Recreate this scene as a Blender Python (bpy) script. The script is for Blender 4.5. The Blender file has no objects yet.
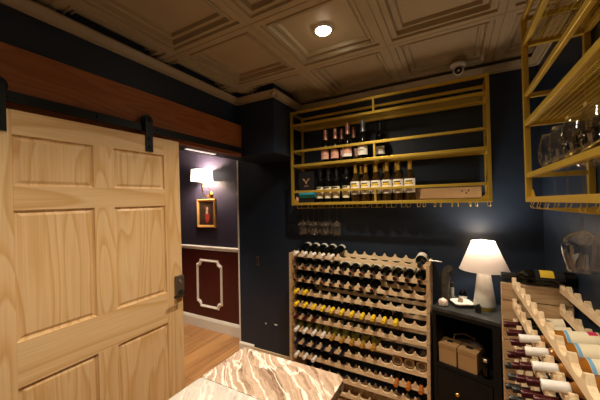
import bpy, bmesh, math, random
from mathutils import Vector, Matrix
random.seed(7)
PI = math.pi
sc = bpy.context.scene
C = sc.collection

# ------------------------------------------------------------------ camera
cam_d = bpy.data.cameras.new('camera'); cam = bpy.data.objects.new('camera', cam_d); C.objects.link(cam)
yaw, pitch, roll, FPX = -0.500448, 0.0133498, -0.0207231, 281.912
fv = Vector((math.sin(yaw)*math.cos(pitch), math.cos(yaw)*math.cos(pitch), math.sin(pitch)))
sv = Vector((math.cos(yaw), -math.sin(yaw), 0)); uv_ = sv.cross(fv)
s2 = sv*math.cos(roll)+uv_*math.sin(roll); u2 = -sv*math.sin(roll)+uv_*math.cos(roll)
cam.matrix_world = Matrix(((s2.x, u2.x, -fv.x, 0), (s2.y, u2.y, -fv.y, 0), (s2.z, u2.z, -fv.z, 0), (0, 0, 0, 1)))
cam_d.sensor_width = 36; cam_d.lens = FPX/600*36; cam_d.clip_start = 0.02
sc.camera = cam

# ------------------------------------------------------------------ world, exposure
w = bpy.data.worlds.new('world'); sc.world = w; w.use_nodes = True
w.node_tree.nodes['Background'].inputs[0].default_value = (1.0, 0.8, 0.6, 1)
w.node_tree.nodes['Background'].inputs[1].default_value = 0.0
sc.view_settings.view_transform = 'Standard'; sc.view_settings.look = 'None'
sc.view_settings.exposure = 0.1; sc.view_settings.gamma = 1.0; sc.view_settings.use_curve_mapping = False
SPOT_W = 92.0                       # ceiling downlights
SPOT_COL = (1.0, 0.84, 0.63)
DOWNLIGHTS = [(-0.643, 1.5, 1.5), (-0.643, 0.3, 0.95), (0.0, 0.3, 0.6), (-0.643, -0.9, 0.8)]
LAMP_W = 11.0; LAMP_COL = (1.0, 0.86, 0.72)
SCONCE_W = 42.0; SCONCE_COL = (1.0, 0.78, 0.62)
HALL_W = 170.0

# ------------------------------------------------------------------ helpers
def link(o, parent=None):
    C.objects.link(o)
    if parent: o.parent = parent
    return o
def tag(o, label=None, cat=None, group=None, kind=None):
    if label: o['label'] = label
    if cat: o['category'] = cat
    if group: o['group'] = group
    if kind: o['kind'] = kind
    return o
def empty(name, loc, rz=0.0, label=None, cat=None, group=None):
    o = bpy.data.objects.new(name, None); o.empty_display_size = .05
    o.location = loc; o.rotation_euler = (0, 0, rz)
    return tag(link(o), label, cat, group)
def obj(name, bm, m, parent=None, smooth=False, mats=None):
    bmesh.ops.recalc_face_normals(bm, faces=bm.faces)
    me = bpy.data.meshes.new(name); bm.to_mesh(me); bm.free()
    if mats:
        for k in mats: me.materials.append(k)
    else: me.materials.append(m)
    if smooth:
        me.polygons.foreach_set('use_smooth', [True]*len(me.polygons))
        me.set_sharp_from_angle(angle=math.radians(38))
    o = bpy.data.objects.new(name, me)
    return link(o, parent)
def struct(name, bm, m, parent=None, **k):
    o = obj(name, bm, m, parent, **k)
    if not parent: o['kind'] = 'structure'
    return o
def NB(): return bmesh.new()
def box(bm, x0, x1, y0, y1, z0, z1, mat=None, bev=0, mi=0):
    vs = [bm.verts.new((x, y, z)) for x in (x0, x1) for y in (y0, y1) for z in (z0, z1)]
    if mat is not None:
        for v in vs: v.co = mat @ v.co
    fs = [bm.faces.new([vs[i] for i in q]) for q in ((0,1,3,2),(4,6,7,5),(0,4,5,1),(2,3,7,6),(0,2,6,4),(1,5,7,3))]
    for f in fs: f.material_index = mi
    if bev:
        es = list({e for f in fs for e in f.edges})
        bmesh.ops.bevel(bm, geom=es, offset=bev, segments=2, profile=.6, affect='EDGES')
    return bm
def bx(x0, x1, y0, y1, z0, z1, bev=0):
    return box(NB(), x0, x1, y0, y1, z0, z1, bev=bev)
def lathe(bm, prof, n=24, mat=None, cap0=True, cap1=True):
    rings = []
    for r, z in prof:
        ring = []
        for i in range(n):
            a = 2*PI*i/n; v = Vector((r*math.cos(a), r*math.sin(a), z))
            ring.append(bm.verts.new(mat @ v if mat is not None else v))
        rings.append(ring)
    for a, b in zip(rings, rings[1:]):
        for i in range(n):
            bm.faces.new((a[i], a[(i+1) % n], b[(i+1) % n], b[i]))
    if cap0: bm.faces.new(rings[0][::-1])
    if cap1: bm.faces.new(rings[-1])
    return bm
def tube(bm, pts, r, n=8, cap=True):
    pts = [Vector(p) for p in pts]; rings = []
    for i, p in enumerate(pts):
        t = (pts[min(i+1, len(pts)-1)]-pts[max(i-1, 0)]).normalized()
        a = t.cross(Vector((0, 0, 1)))
        if a.length < .05: a = t.cross(Vector((0, 1, 0)))
        a.normalize(); b = t.cross(a)
        rr = r[i] if isinstance(r, (list, tuple)) else r
        rings.append([bm.verts.new(p+a*rr*math.cos(2*PI*k/n)+b*rr*math.sin(2*PI*k/n)) for k in range(n)])
    for a, b in zip(rings, rings[1:]):
        for i in range(n): bm.faces.new((a[i], a[(i+1) % n], b[(i+1) % n], b[i]))
    if cap: bm.faces.new(rings[0][::-1]); bm.faces.new(rings[-1])
    return bm
def prism(bm, pts, d, axis='y', off=0, mat=None):
    """pts = outline in the plane normal to axis; extruded from off to off+d"""
    def P(a, b, t):
        v = {'y': Vector((a, t, b)), 'x': Vector((t, a, b)), 'z': Vector((a, b, t))}[axis]
        return mat @ v if mat is not None else v
    A = [bm.verts.new(P(a, b, off)) for a, b in pts]; B = [bm.verts.new(P(a, b, off+d)) for a, b in pts]
    bm.faces.new(A); bm.faces.new(B[::-1])
    n = len(pts)
    for i in range(n): bm.faces.new((A[i], A[(i+1) % n], B[(i+1) % n], B[i]))
    return bm
def copy_tree(o, parent=None):
    c = o.copy(); C.objects.link(c); c.parent = parent
    for ch in o.children: copy_tree(ch, c)
    return c
ORD = ['first','second','third','fourth','fifth','sixth','seventh','eighth','ninth','tenth','eleventh','twelfth','thirteenth']

# ------------------------------------------------------------------ materials
def mat(name, col, rough=.5, metal=0, coat=0, emis=None, es=0, trans=0, ior=1.45, spec=None):
    m = bpy.data.materials.new(name); m.use_nodes = True
    b = m.node_tree.nodes['Principled BSDF']
    b.inputs['Base Color'].default_value = (*col, 1); b.inputs['Roughness'].default_value = rough
    b.inputs['Metallic'].default_value = metal; b.inputs['Coat Weight'].default_value = coat
    b.inputs['IOR'].default_value = ior; b.inputs['Transmission Weight'].default_value = trans
    if spec is not None: b.inputs['Specular IOR Level'].default_value = spec
    if emis: b.inputs['Emission Color'].default_value = (*emis, 1); b.inputs['Emission Strength'].default_value = es
    return m
def N(m, t, **k):
    n = m.node_tree.nodes.new(t)
    for a, v in k.items():
        if a in n.inputs.keys(): n.inputs[a].default_value = v
        else: setattr(n, a, v)
    return n
def L(m, a, b): m.node_tree.links.new(a, b)
def ramp(m, stops):
    r = N(m, 'ShaderNodeValToRGB'); e = r.color_ramp.elements
    while len(e) < len(stops): e.new(.5)
    for i, (p, c) in enumerate(stops): e[i].position = p; e[i].color = (*c, 1)
    return r
def bsdf(m): return m.node_tree.nodes['Principled BSDF']
def mottled(name, c1, c2, scale=6, rough=.5, bump=0, bscale=60, stretch=(1,1,1), **k):
    m = mat(name, c1, rough, **k)
    tc = N(m, 'ShaderNodeTexCoord'); mp = N(m, 'ShaderNodeMapping'); mp.inputs['Scale'].default_value = stretch
    L(m, tc.outputs['Object'], mp.inputs[0])
    no = N(m, 'ShaderNodeTexNoise', Scale=scale, Detail=5.0); L(m, mp.outputs[0], no.inputs['Vector'])
    r = ramp(m, [(.3, c1), (.7, c2)]); L(m, no.outputs[0], r.inputs[0]); L(m, r.outputs[0], bsdf(m).inputs['Base Color'])
    if bump:
        n2 = N(m, 'ShaderNodeTexNoise', Scale=bscale, Detail=3.0); L(m, mp.outputs[0], n2.inputs['Vector'])
        bp = N(m, 'ShaderNodeBump', Strength=bump, Distance=.002); L(m, n2.outputs[0], bp.inputs['Height'])
        L(m, bp.outputs[0], bsdf(m).inputs['Normal'])
    return m
def pine(name, axis, cols, seed=0., fig=1.0, rough=.42):
    """flat-sawn softwood: long arches and lines running along axis (grain is the colour of the wood itself)"""
    m = mat(name, cols[0], rough)
    tc = N(m, 'ShaderNodeTexCoord'); mp = N(m, 'ShaderNodeMapping')
    L(m, tc.outputs['Object'], mp.inputs[0])
    s = [1.0, 1.0, 1.0]; s[axis] = .13
    mp.inputs['Scale'].default_value = s; mp.inputs['Location'].default_value = (seed, seed*1.7, seed*.9)
    no = N(m, 'ShaderNodeTexNoise', Scale=5.5*fig, Detail=1.5, Roughness=.4); L(m, mp.outputs[0], no.inputs['Vector'])
    mul = N(m, 'ShaderNodeMath', operation='MULTIPLY'); mul.inputs[1].default_value = 13; L(m, no.outputs[0], mul.inputs[0])
    fr = N(m, 'ShaderNodeMath', operation='FRACT'); L(m, mul.outputs[0], fr.inputs[0])
    r = ramp(m, [(0, cols[0]), (.55, cols[1]), (.88, cols[2]), (1.0, cols[0])])
    L(m, fr.outputs[0], r.inputs[0])
    mp2 = N(m, 'ShaderNodeMapping'); s2_ = [70., 70., 70.]; s2_[axis] = 1.5
    mp2.inputs['Scale'].default_value = s2_; L(m, tc.outputs['Object'], mp2.inputs[0])
    n2 = N(m, 'ShaderNodeTexNoise', Scale=2., Detail=3.); L(m, mp2.outputs[0], n2.inputs['Vector'])
    n3 = N(m, 'ShaderNodeTexNoise', Scale=2.2, Detail=2.); L(m, mp.outputs[0], n3.inputs['Vector'])
    mx = N(m, 'ShaderNodeMix', data_type='RGBA', blend_type='MULTIPLY'); mx.inputs[0].default_value = .40
    r2 = ramp(m, [(.3, (.72, .62, .5)), (.7, (1, 1, 1))]); L(m, n2.outputs[0], r2.inputs[0])
    L(m, r.outputs[0], mx.inputs[6]); L(m, r2.outputs[0], mx.inputs[7])
    mx2 = N(m, 'ShaderNodeMix', data_type='RGBA', blend_type='MULTIPLY'); mx2.inputs[0].default_value = .25
    r3 = ramp(m, [(.35, (.78, .66, .52)), (.65, (1, 1, 1))]); L(m, n3.outputs[0], r3.inputs[0])
    L(m, mx.outputs[2], mx2.inputs[6]); L(m, r3.outputs[0], mx2.inputs[7])
    L(m, mx2.outputs[2], bsdf(m).inputs['Base Color'])
    return m

M = {}
M['navy'] = mottled('navy_paint', (.0110, .0195, .037), (.0135, .024, .043), 3, .42, bump=.12, bscale=90)
M['navy_hall'] = mottled('hall_navy_paint', (.034, .029, .048), (.044, .038, .060), 5, .40, bump=.5, bscale=25)
M['burgundy'] = mottled('burgundy_paint', (.058, .008, .0065), (.070, .010, .008), 3, .42)
M['white'] = mat('white_trim', (.72, .68, .62), .35)
M['cream_trim'] = mat('cream_trim', (.62, .50, .34), .45)
M['ceil'] = mottled('taupe_ceiling', (.355, .28, .168), (.385, .30, .182), 4, .38)
M['seam'] = mat('seam', (.03, .02, .015), .8)
P1 = ((.80, .58, .33), (.78, .54, .285), (.68, .425, .185))
for nm, ax, sd in [('v1', 2, .3), ('v2', 2, 1.9), ('v3', 2, 3.1), ('v4', 2, 5.2), ('v5', 2, 7.7), ('h1', 1, .7), ('h2', 1, 2.4)]:
    M['pine_'+nm] = pine('pine_'+nm, ax, P1, sd, .55 if nm[0] == 'h' else 1.0)
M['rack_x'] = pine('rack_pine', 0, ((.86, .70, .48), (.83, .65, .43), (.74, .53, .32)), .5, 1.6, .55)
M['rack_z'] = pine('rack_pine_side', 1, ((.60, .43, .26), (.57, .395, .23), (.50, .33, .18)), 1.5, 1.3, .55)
M['rust'] = pine('rust_stained_board', 1, ((.36, .120, .032), (.33, .105, .026), (.27, .080, .020)), .8, 1.2, .5)
M['black_metal'] = mat('black_metal', (.012, .013, .015), .45, .6)
M['iron'] = mat('dark_bronze', (.035, .028, .022), .35, .7)
M['gold'] = mottled('brass_painted_steel', (.60, .40, .055), (.68, .46, .07), 8, .38, metal=.6)
M['gold_bright'] = mat('polished_brass', (.85, .55, .16), .22, 1)
M['silver'] = mat('silver', (.7, .7, .7), .25, 1)
M['black'] = mat('black_plastic', (.012, .012, .014), .35)
M['cabinet'] = mottled('black_cabinet_paint', (.006, .006, .0065), (.008, .008, .008), 6, .45, spec=.2)
M['kraft'] = mottled('kraft_board', (.33, .19, .08), (.37, .22, .095), 12, .7)
def thin_glass():
    m = bpy.data.materials.new('drinking_glass'); m.use_nodes = True; nt = m.node_tree; nt.nodes.remove(nt.nodes['Principled BSDF'])
    tr = nt.nodes.new('ShaderNodeBsdfTransparent'); tr.inputs[0].default_value = (.965, .97, .97, 1)
    gl = nt.nodes.new('ShaderNodeBsdfGlossy'); gl.inputs['Roughness'].default_value = .03; gl.inputs[0].default_value = (1, 1, 1, 1)
    lw = nt.nodes.new('ShaderNodeLayerWeight'); lw.inputs[0].default_value = .5
    mx = nt.nodes.new('ShaderNodeMixShader'); pw = nt.nodes.new('ShaderNodeMath'); pw.operation = 'POWER'; pw.inputs[1].default_value = 3.0; nt.links.new(lw.outputs['Facing'], pw.inputs[0]); ma = nt.nodes.new('ShaderNodeMath'); ma.operation = 'MULTIPLY_ADD'; ma.inputs[1].default_value = .50; ma.inputs[2].default_value = .07; nt.links.new(pw.outputs[0], ma.inputs[0]); nt.links.new(ma.outputs[0], mx.inputs[0])
    nt.links.new(tr.outputs[0], mx.inputs[1]); nt.links.new(gl.outputs[0], mx.inputs[2]); nt.links.new(mx.outputs[0], nt.nodes['Material Output'].inputs[0])
    return m
M['wglass'] = thin_glass()
M['bottle_dark'] = mat('dark_green_bottle', (.0025, .003, .0025), .09, spec=.35)
M['bottle_amber'] = mat('amber_bottle', (.028, .013, .002), .06, coat=.5)
M['bottle_art'] = mat('orange_amber_bottle', (.30, .11, .015), .10, coat=.4)
M['bottle_yellow'] = mat('straw_green_bottle', (.10, .085, .015), .10, coat=.6)
M['bottle_clear'] = mat('pale_rose_bottle', (.07, .045, .03), .10, coat=.6)
M['white_paper'] = mat('white_label', (.82, .78, .70), .6)
M['cream_paper'] = mat('cream_label', (.74, .66, .48), .6)
M['pink_paper'] = mat('pink_label', (.70, .38, .30), .55)
M['cap_rose'] = mat('rose_foil', (.62, .30, .22), .35, .5)
M['cap_white'] = mat('white_foil', (.80, .77, .74), .4)
M['cap_orange'] = mat('orange_foil', (.55, .17, .03), .35, .3)
M['cap_yellow'] = mat('yellow_foil', (.85, .60, .02), .4)
M['cap_gold'] = mat('gold_foil', (.62, .38, .06), .3, .6)
M['cap_red'] = mat('dark_red_foil', (.055, .006, .008), .28, .3)
M['cap_black'] = mat('black_foil', (.016, .018, .02), .3)
M['cap_blue'] = mat('navy_foil', (.007, .011, .03), .3, .3)
M['cap_grey'] = mat('grey_foil', (.35, .37, .42), .3, .7)
M['teal'] = mat('teal_band', (.03, .36, .48), .5)
M['stopper_cork'] = mottled('cork', (.45, .26, .11), (.5, .3, .14), 40, .8)

def floor_mat():
    m = mat('oak_plank_floor', (.4, .22, .1), .38)
    tc = N(m, 'ShaderNodeTexCoord'); mp = N(m, 'ShaderNodeMapping'); mp.inputs['Rotation'].default_value = (0, 0, PI/2)
    L(m, tc.outputs['Object'], mp.inputs[0])
    br = N(m, 'ShaderNodeTexBrick'); br.inputs['Scale'].default_value = 1.0
    br.inputs['Brick Width'].default_value = 1.2; br.inputs['Row Height'].default_value = .16; br.inputs['Mortar Size'].default_value = .0018
    br.inputs['Color1'].default_value = (.46, .25, .10, 1); br.inputs['Color2'].default_value = (.36, .18, .07, 1); br.inputs['Mortar'].default_value = (.10, .05, .02, 1)
    L(m, mp.outputs[0], br.inputs['Vector'])
    mp2 = N(m, 'ShaderNodeMapping'); mp2.inputs['Scale'].default_value = (22, 2.0, 1); L(m, tc.outputs['Object'], mp2.inputs[0])
    no = N(m, 'ShaderNodeTexNoise', Scale=1.0, Detail=5., Distortion=.8); L(m, mp2.outputs[0], no.inputs['Vector'])
    r = ramp(m, [(.3, (.62, .55, .5)), (.65, (1.12, 1.1, 1.05))]); L(m, no.outputs[0], r.inputs[0])
    mx = N(m, 'ShaderNodeMix', data_type='RGBA', blend_type='MULTIPLY'); mx.inputs[0].default_value = .8
    L(m, br.outputs[0], mx.inputs[6]); L(m, r.outputs[0], mx.inputs[7]); L(m, mx.outputs[2], bsdf(m).inputs['Base Color'])
    return m
M['floor'] = floor_mat()
def marble_mat(name, base, tan, brown, vein, rot, sd, amt):
    m = mat(name, base, .16, coat=.3)
    tc = N(m, 'ShaderNodeTexCoord'); mp = N(m, 'ShaderNodeMapping')
    mp0 = N(m, 'ShaderNodeMapping'); mp0.inputs['Rotation'].default_value = (0, 0, rot)
    mp.inputs['Scale'].default_value = (1, .16, 1); mp.inputs['Location'].default_value = (sd, sd, 0)
    L(m, tc.outputs['Object'], mp0.inputs[0]); L(m, mp0.outputs[0], mp.inputs[0])
    wob = N(m, 'ShaderNodeTexNoise', Scale=3.5, Detail=4., Roughness=.55); L(m, tc.outputs['Object'], wob.inputs['Vector'])
    va = N(m, 'ShaderNodeVectorMath', operation='MULTIPLY_ADD'); va.inputs[1].default_value = (.10, .10, 0)
    L(m, wob.outputs[1], va.inputs[0]); L(m, mp.outputs[0], va.inputs[2])
    n1 = N(m, 'ShaderNodeTexNoise', Scale=19., Detail=8., Roughness=.66); L(m, va.outputs[0], n1.inputs['Vector'])
    r1 = ramp(m, [(.36, brown), (.44, tan), (.50, base), (.56, tan), (.60, base), (.68, brown)]); L(m, n1.outputs[0], r1.inputs[0])
    n2 = N(m, 'ShaderNodeTexNoise', Scale=20., Detail=5.); L(m, va.outputs[0], n2.inputs['Vector'])
    sb = N(m, 'ShaderNodeMath', operation='SUBTRACT'); sb.inputs[1].default_value = .5; L(m, n2.outputs[0], sb.inputs[0])
    ab = N(m, 'ShaderNodeMath', operation='ABSOLUTE'); L(m, sb.outputs[0], ab.inputs[0])
    r2 = ramp(m, [(.0, (amt, amt, amt)), (.02, (amt*.7, amt*.7, amt*.7)), (.035, (0, 0, 0))]); L(m, ab.outputs[0], r2.inputs[0])
    mx = N(m, 'ShaderNodeMix', data_type='RGBA'); L(m, r2.outputs[0], mx.inputs[0])
    L(m, r1.outputs[0], mx.inputs[6]); mx.inputs[7].default_value = (*vein, 1)
    L(m, mx.outputs[2], bsdf(m).inputs['Base Color'])
    return m
M['marble'] = marble_mat('veined_beige_marble', (.56, .43, .33), (.40, .27, .19), (.16, .09, .06), (.82, .77, .70), -.85, 0, 1.0)
M['marble_pale'] = marble_mat('pale_marble', (.54, .52, .48), (.47, .43, .38), (.28, .23, .19), (.74, .72, .68), -.5, 4.3, .6)
M['marble_lamp'] = mottled('white_stone', (.48, .46, .40), (.64, .61, .54), 22, .5)
M['cab_top'] = mottled('dark_grey_stone_top', (.008, .009, .009), (.060, .064, .062), 9, .30, stretch=(1, 4, 1))

# ------------------------------------------------------------------ room (floor z=-1.6, ceiling z=.97)
FZ, CZ = -1.6, .97
XL, XR, YB, YN = -1.70, .517, 2.42, -1.9       # left wall, right wall, back wall, wall behind the camera
HZ = .435                                     # head of the opening to the hall
struct('floor', bx(-4.7, XR+.1, YN-.1, 2.75, FZ-.05, FZ), M['floor'])
b = NB(); box(b, -2.10, XR+.1, YB, YB+.05, FZ, CZ+.054); struct('wall_back', b, M['navy'])
b = NB(); box(b, XR, XR+.1, YN, YB, FZ, CZ+.054); struct('wall_right', b, M['navy'])
b = NB(); box(b, XL-.15, XL, YN, 1.06, FZ, CZ+.054); box(b, XL-.15, XL, 1.06, YB, HZ, CZ+.054); struct('wall_left', b, M['navy'])
b = NB(); box(b, XL-.15, XR+.1, YN-.1, YN, FZ, CZ+.054); struct('wall_front', b, M['navy'])
b = NB(); box(b, XL, -1.305, 1.96, YB, HZ, CZ+.054); struct('wall_bulkhead', b, M['navy'])
# hall beyond the opening
HY = 2.645
b = NB(); box(b, -4.7, -2.05, HY, HY+.05, -.545, 1.05); struct('wall_hall', b, M['navy_hall'])
b = NB(); box(b, -4.7, -2.05, HY, HY+.05, FZ, -.545); struct('wall_hall_lower', b, M['burgundy'])
b = NB(); box(b, -4.75, -4.7, .3, HY, FZ, 1.05); struct('wall_hall_end', b, M['navy_hall'])
b = NB(); box(b, -4.7, XL-.15, .25, .3, FZ, 1.05); struct('wall_hall_near', b, M['navy_hall'])
b = NB(); box(b, -4.7, XL-.15, .3, HY, 1.0, 1.05); struct('ceiling_hall', b, M['white'])
# chair rail
b = NB(); prism(b, [(HY, -.575), (HY-.014, -.575), (HY-.016, -.56), (HY-.024, -.548), (HY-.024, -.535), (HY-.014, -.528), (HY, -.524)], 2.56, 'x', -4.7)
struct('trim_1', b, M['white'])
# skirting
b = NB(); prism(b, [(HY, FZ), (HY-.018, FZ), (HY-.018, FZ+.115), (HY-.010, FZ+.135), (HY, FZ+.15)], 2.56, 'x', -4.7)
struct('baseboard_hall', b, M['white'])
b = NB(); prism(b, [(YB, FZ), (YB-.016, FZ), (YB-.016, FZ+.085), (YB, FZ+.10)], .2, 'x', -2.115)
struct('baseboard_back', b, M['white'])
b = NB(); box(b, -1.915, -1.30, YB-.012, YB, FZ, FZ+.075); struct('baseboard_alcove', b, M['cream_trim'])
struct('trim_2', bx(-2.118, -2.10, YB-.004, YB+.03, FZ, 1.0), M['white'])       # corner strip of the hall corner
# white panel moulding with notched corners on the burgundy wall
def notch_frame(x0, x1, z0, z1, r, w_, n=6):
    def loop(o):
        pts = []
        X0, X1, Z0, Z1 = x0+o, x1-o, z0+o, z1-o; rr = r
        for (cx, cz, a0) in ((X0, Z0, PI/2), (X1, Z0, PI), (X1, Z1, 1.5*PI), (X0, Z1, 2*PI)):
            for k in range(n+1):
                a = a0 - PI/2*k/n
                pts.append((cx+rr*math.cos(a), cz+rr*math.sin(a)))
        return pts
    b = NB(); A = loop(0); B = loop(w_*.5); D = loop(w_)
    rows = [[b.verts.new((p[0], HY, p[1])) for p in A], [b.verts.new((p[0], HY-.006, p[1])) for p in A], [b.verts.new((p[0], HY-.02, p[1])) for p in B], [b.verts.new((p[0], HY-.006, p[1])) for p in D], [b.verts.new((p[0], HY, p[1])) for p in D]]
    m = len(A)
    for a, c in zip(rows, rows[1:]):
        for i in range(m): b.faces.new((a[i], a[(i+1) % m], c[(i+1) % m], c[i]))
    return b
struct('trim_3', notch_frame(-3.04, -2.58, -1.33, -.70, .062, .036), M['white'])

# coffered ceiling: 60 cm tiles
def ceiling():
    b = NB()
    prof = [(0, .006), (.004, 0), (.036, 0), (.040, .014), (.060, .014), (.063, .005), (.071, .005), (.077, .032), (.094, .036), (.098, .024), (.107, .024), (.112, .044), (.3, .044)]
    for i in range(-2, 4):
        for j in range(-6, 4):
            x0, y0 = -.943+.6*i, .60+.6*j
            if x0 > XR or y0 > YB or x0+.6 < XL or y0+.6 < YN: continue
            rows = []
            for d, h in prof[:-1]:
                rows.append([b.verts.new((x0+px*(.6-2*d)+d, y0+py*(.6-2*d)+d, CZ+h)) for px, py in ((0,0),(1,0),(1,1),(0,1))])
            for a, c in zip(rows, rows[1:]):
                for k in range(4): b.faces.new((a[k], a[(k+1) % 4], c[(k+1) % 4], c[k]))
            b.faces.new(rows[-1])
    for co, no in (((XL, 0, 0), (-1, 0, 0)), ((XR, 0, 0), (1, 0, 0)), ((0, YB, 0), (0, 1, 0)), ((0, YN, 0), (0, -1, 0))):
        bmesh.ops.bisect_plane(b, geom=b.verts[:]+b.edges[:]+b.faces[:], plane_co=co, plane_no=no, clear_outer=True)
    box(b, XL-.15, XR+.1, YN-.1, 2.75, CZ+.055, CZ+.09)
    for f in b.faces:
        if f.normal.z > 0 and f.calc_center_median().z < CZ+.052: f.normal_flip()
    me = bpy.data.meshes.new('ceiling'); b.to_mesh(me); b.free(); me.materials.append(M['ceil'])
    o = bpy.data.objects.new('ceiling', me); link(o); o['kind'] = 'structure'
ceiling()
# cornice
def cprof(s): return [(0, .895), (s*.012, .895), (s*.015, .908), (s*.024, .913), (s*.040, .936), (s*.046, .938), (s*.046, .946), (0, .946)]
def cornice(name, axis, off, ln, base, s):
    b = NB(); prism(b, [(base+a, z) for a, z in cprof(s)], ln, axis, off); struct(name, b, M['ceil'])
cornice('trim_4', 'y', YN, 1.96-YN+.0, XL, 1)
cornice('trim_5', 'x', XL, -1.305-XL+.045, 1.96, -1)
cornice('trim_6', 'y', 1.92, YB-1.92, -1.305, 1)
cornice('trim_7', 'x', -1.305, XR+1.305, YB, -1)
cornice('trim_8', 'y', YN, YB-YN, XR, -1)

# ------------------------------------------------------------------ downlights
def downlight(x, y, k, label):
    t = empty('downlight', (x, y, CZ+.044), 0, label, 'ceiling light', 'recessed ceiling downlights')
    b = NB(); lathe(b, [(.042, -.010), (.046, -.014), (.052, -.012), (.056, 0)], 32, cap0=False, cap1=False); obj('trim_ring', b, M['white'], t, True)
    b = NB(); lathe(b, [(.044, -.002), (.043, -.014), (.036, -.022), (.022, -.028), (.008, -.030)], 32); obj('lens', b, mat('downlight_lens', (1, .9, .7), .4, emis=(1, .86, .62), es=30), t)
    l = bpy.data.lights.new('downlight_beam', 'SPOT'); l.energy = SPOT_W*k; l.color = SPOT_COL; l.spot_size = math.radians(140); l.spot_blend = 1.0; l.shadow_soft_size = .035
    lo = bpy.data.objects.new('downlight_beam', l); link(lo, t); lo.location = (0, 0, -.034)
for (x, y, k), lb in zip(DOWNLIGHTS, ['glowing round recessed downlight in the coffered ceiling', 'recessed ceiling downlight over the table, outside the picture', 'recessed ceiling downlight over the right side, outside the picture', 'recessed ceiling downlight at the room\'s near end, outside the picture']):
    downlight(x, y, k, lb)

# ------------------------------------------------------------------ barn door, header board, track
struct('trim_9', bx(-1.70, -1.655, .0, 1.958, .435, .708), M['rust'])
def barn_track():
    t = empty('barn_door_track', (-1.62, .0, .43), 0, 'flat black steel sliding door track along the rust board', 'door track')
    obj('rail_bar', bx(-.004, .004, .0, 1.955, .022, .068, .001), M['black_metal'], t)
    for k in range(6):
        b = NB(); mm = Matrix.Translation((0, .10+.34*k, .045)) @ Matrix.Rotation(PI/2, 4, 'Y')
        lathe(b, [(.008, -.035), (.008, .006), (.005, .010)], 12, mm); obj('spacer_bolt', b, M['black_metal'], t, True)
barn_track()
def barn_door():
    d = empty('door_1', (-1.60, .364, -1.585)); d['kind'] = 'structure'; d.rotation_euler = (math.radians(.85), 0, 0)
    d['label'] = 'unpainted pine six panel sliding barn door'
    W, H, T = .924, 2.0, .036
    st, mu = .114, .096
    pw = (W-2*st-mu)/2
    y0, y1, y2, y3 = st, st+pw, st+pw+mu, W-st
    Z = lambda z: z+1.575            # world z to local
    zs = [(0, .24), (Z(-.733)-.0, Z(-.545)), (Z(.005), Z(.107)), (Z(.322), H)]
    obj('stile', bx(-T, 0, 0, y0, 0, H, .0015), M['pine_v1'], d); obj('stile', bx(-T, 0, y3, W, 0, H, .0015), M['pine_v2'], d)
    for k, (a, c) in enumerate(zs): obj('rail', bx(-T, 0, y0, y3, a, c), M['pine_h1' if k % 2 else 'pine_h2'], d)
    gaps = [(zs[i][1], zs[i+1][0]) for i in range(3)]
    for k, (a, c) in enumerate(gaps):
        obj('mullion', bx(-T, 0, y1, y2, a, c), M['pine_v3'], d)
        for j, (ya, yb) in enumerate(((y0, y1), (y2, y3))):
            b = NB(); rows = []
            for o_, x in ((0, 0), (.003, -.009), (.010, -.012), (.012, -.012), (.024, -.006), (.027, -.0055)):
                rows.append([b.verts.new((x, yy, zz)) for yy, zz in ((ya+o_, a+o_), (yb-o_, a+o_), (yb-o_, c-o_), (ya+o_, c-o_))])
            for r0, r1 in zip(rows, rows[1:]):
                for q in range(4): b.faces.new((r0[q], r0[(q+1) % 4], r1[(q+1) % 4], r1[q]))
            b.faces.new(rows[-1])
            box(b, -T+.004, -.014, ya, yb, a, c)
            obj('panel', b, M['pine_v'+'34512'[(2*k+j) % 5]], d)
    for yy in (.076, .714):
        h = NB(); box(h, .001, .008, yy-.0225, yy+.0225, Z(.33), Z(.535), bev=.001)
        hg = obj('hanger_strap', h, M['black_metal'], d)
        r = NB(); mm = Matrix.Translation((-.014, yy, Z(.520))) @ Matrix.Rotation(PI/2, 4, 'Y')
        lathe(r, [(.034, -.010), (.034, -.006), (.028, -.004), (.028, .004), (.034, .006), (.034, .010), (.012, .012), (.012, .016)], 24, mm)
        obj('wheel', r, M['black_metal'], hg, True)
        for zz in (.36, .41, .52):
            r = NB(); mm = Matrix.Translation((.008, yy, Z(zz))) @ Matrix.Rotation(PI/2, 4, 'Y')
            lathe(r, [(.009, 0), (.009, .004), (.005, .007)], 12, mm); obj('bolt', r, M['black_metal'], hg, True)
    # lock set at the free edge
    lk = obj('lock_plate', bx(0, .022, W-.062, W-.002, Z(-.60), Z(-.455), .006), mat('aged_bronze_plate', (.13, .105, .08), .35, .5), d)
    b = NB(); mm = Matrix.Translation((.022, W-.032, Z(-.565))) @ Matrix.Rotation(PI/2, 4, 'Y'); lathe(b, [(.020, 0), (.020, .006), (.012, .010), (.011, .035)], 20, mm)
    tube(b, [(.052, W-.030, Z(-.565)), (.056, W-.05, Z(-.565)), (.055, W-.105, Z(-.57))], [.010, .009, .007], 10); obj('lever', b, M['iron'], lk, True)
    b = NB(); mm = Matrix.Translation((.022, W-.032, Z(-.49))) @ Matrix.Rotation(PI/2, 4, 'Y'); lathe(b, [(.013, 0), (.013, .005), (.009, .008)], 20, mm); obj('lock_cylinder', b, M['silver'], lk, True)
barn_door()
# light strip under the opening's head
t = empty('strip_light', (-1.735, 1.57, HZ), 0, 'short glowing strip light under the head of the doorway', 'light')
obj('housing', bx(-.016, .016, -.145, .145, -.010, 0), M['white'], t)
obj('diffuser', bx(-.014, .014, -.142, .142, -.013, -.010), mat('strip_diffuser', (.9, .85, .8), .5, emis=(1, .86, .78), es=1.0), t)

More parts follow.
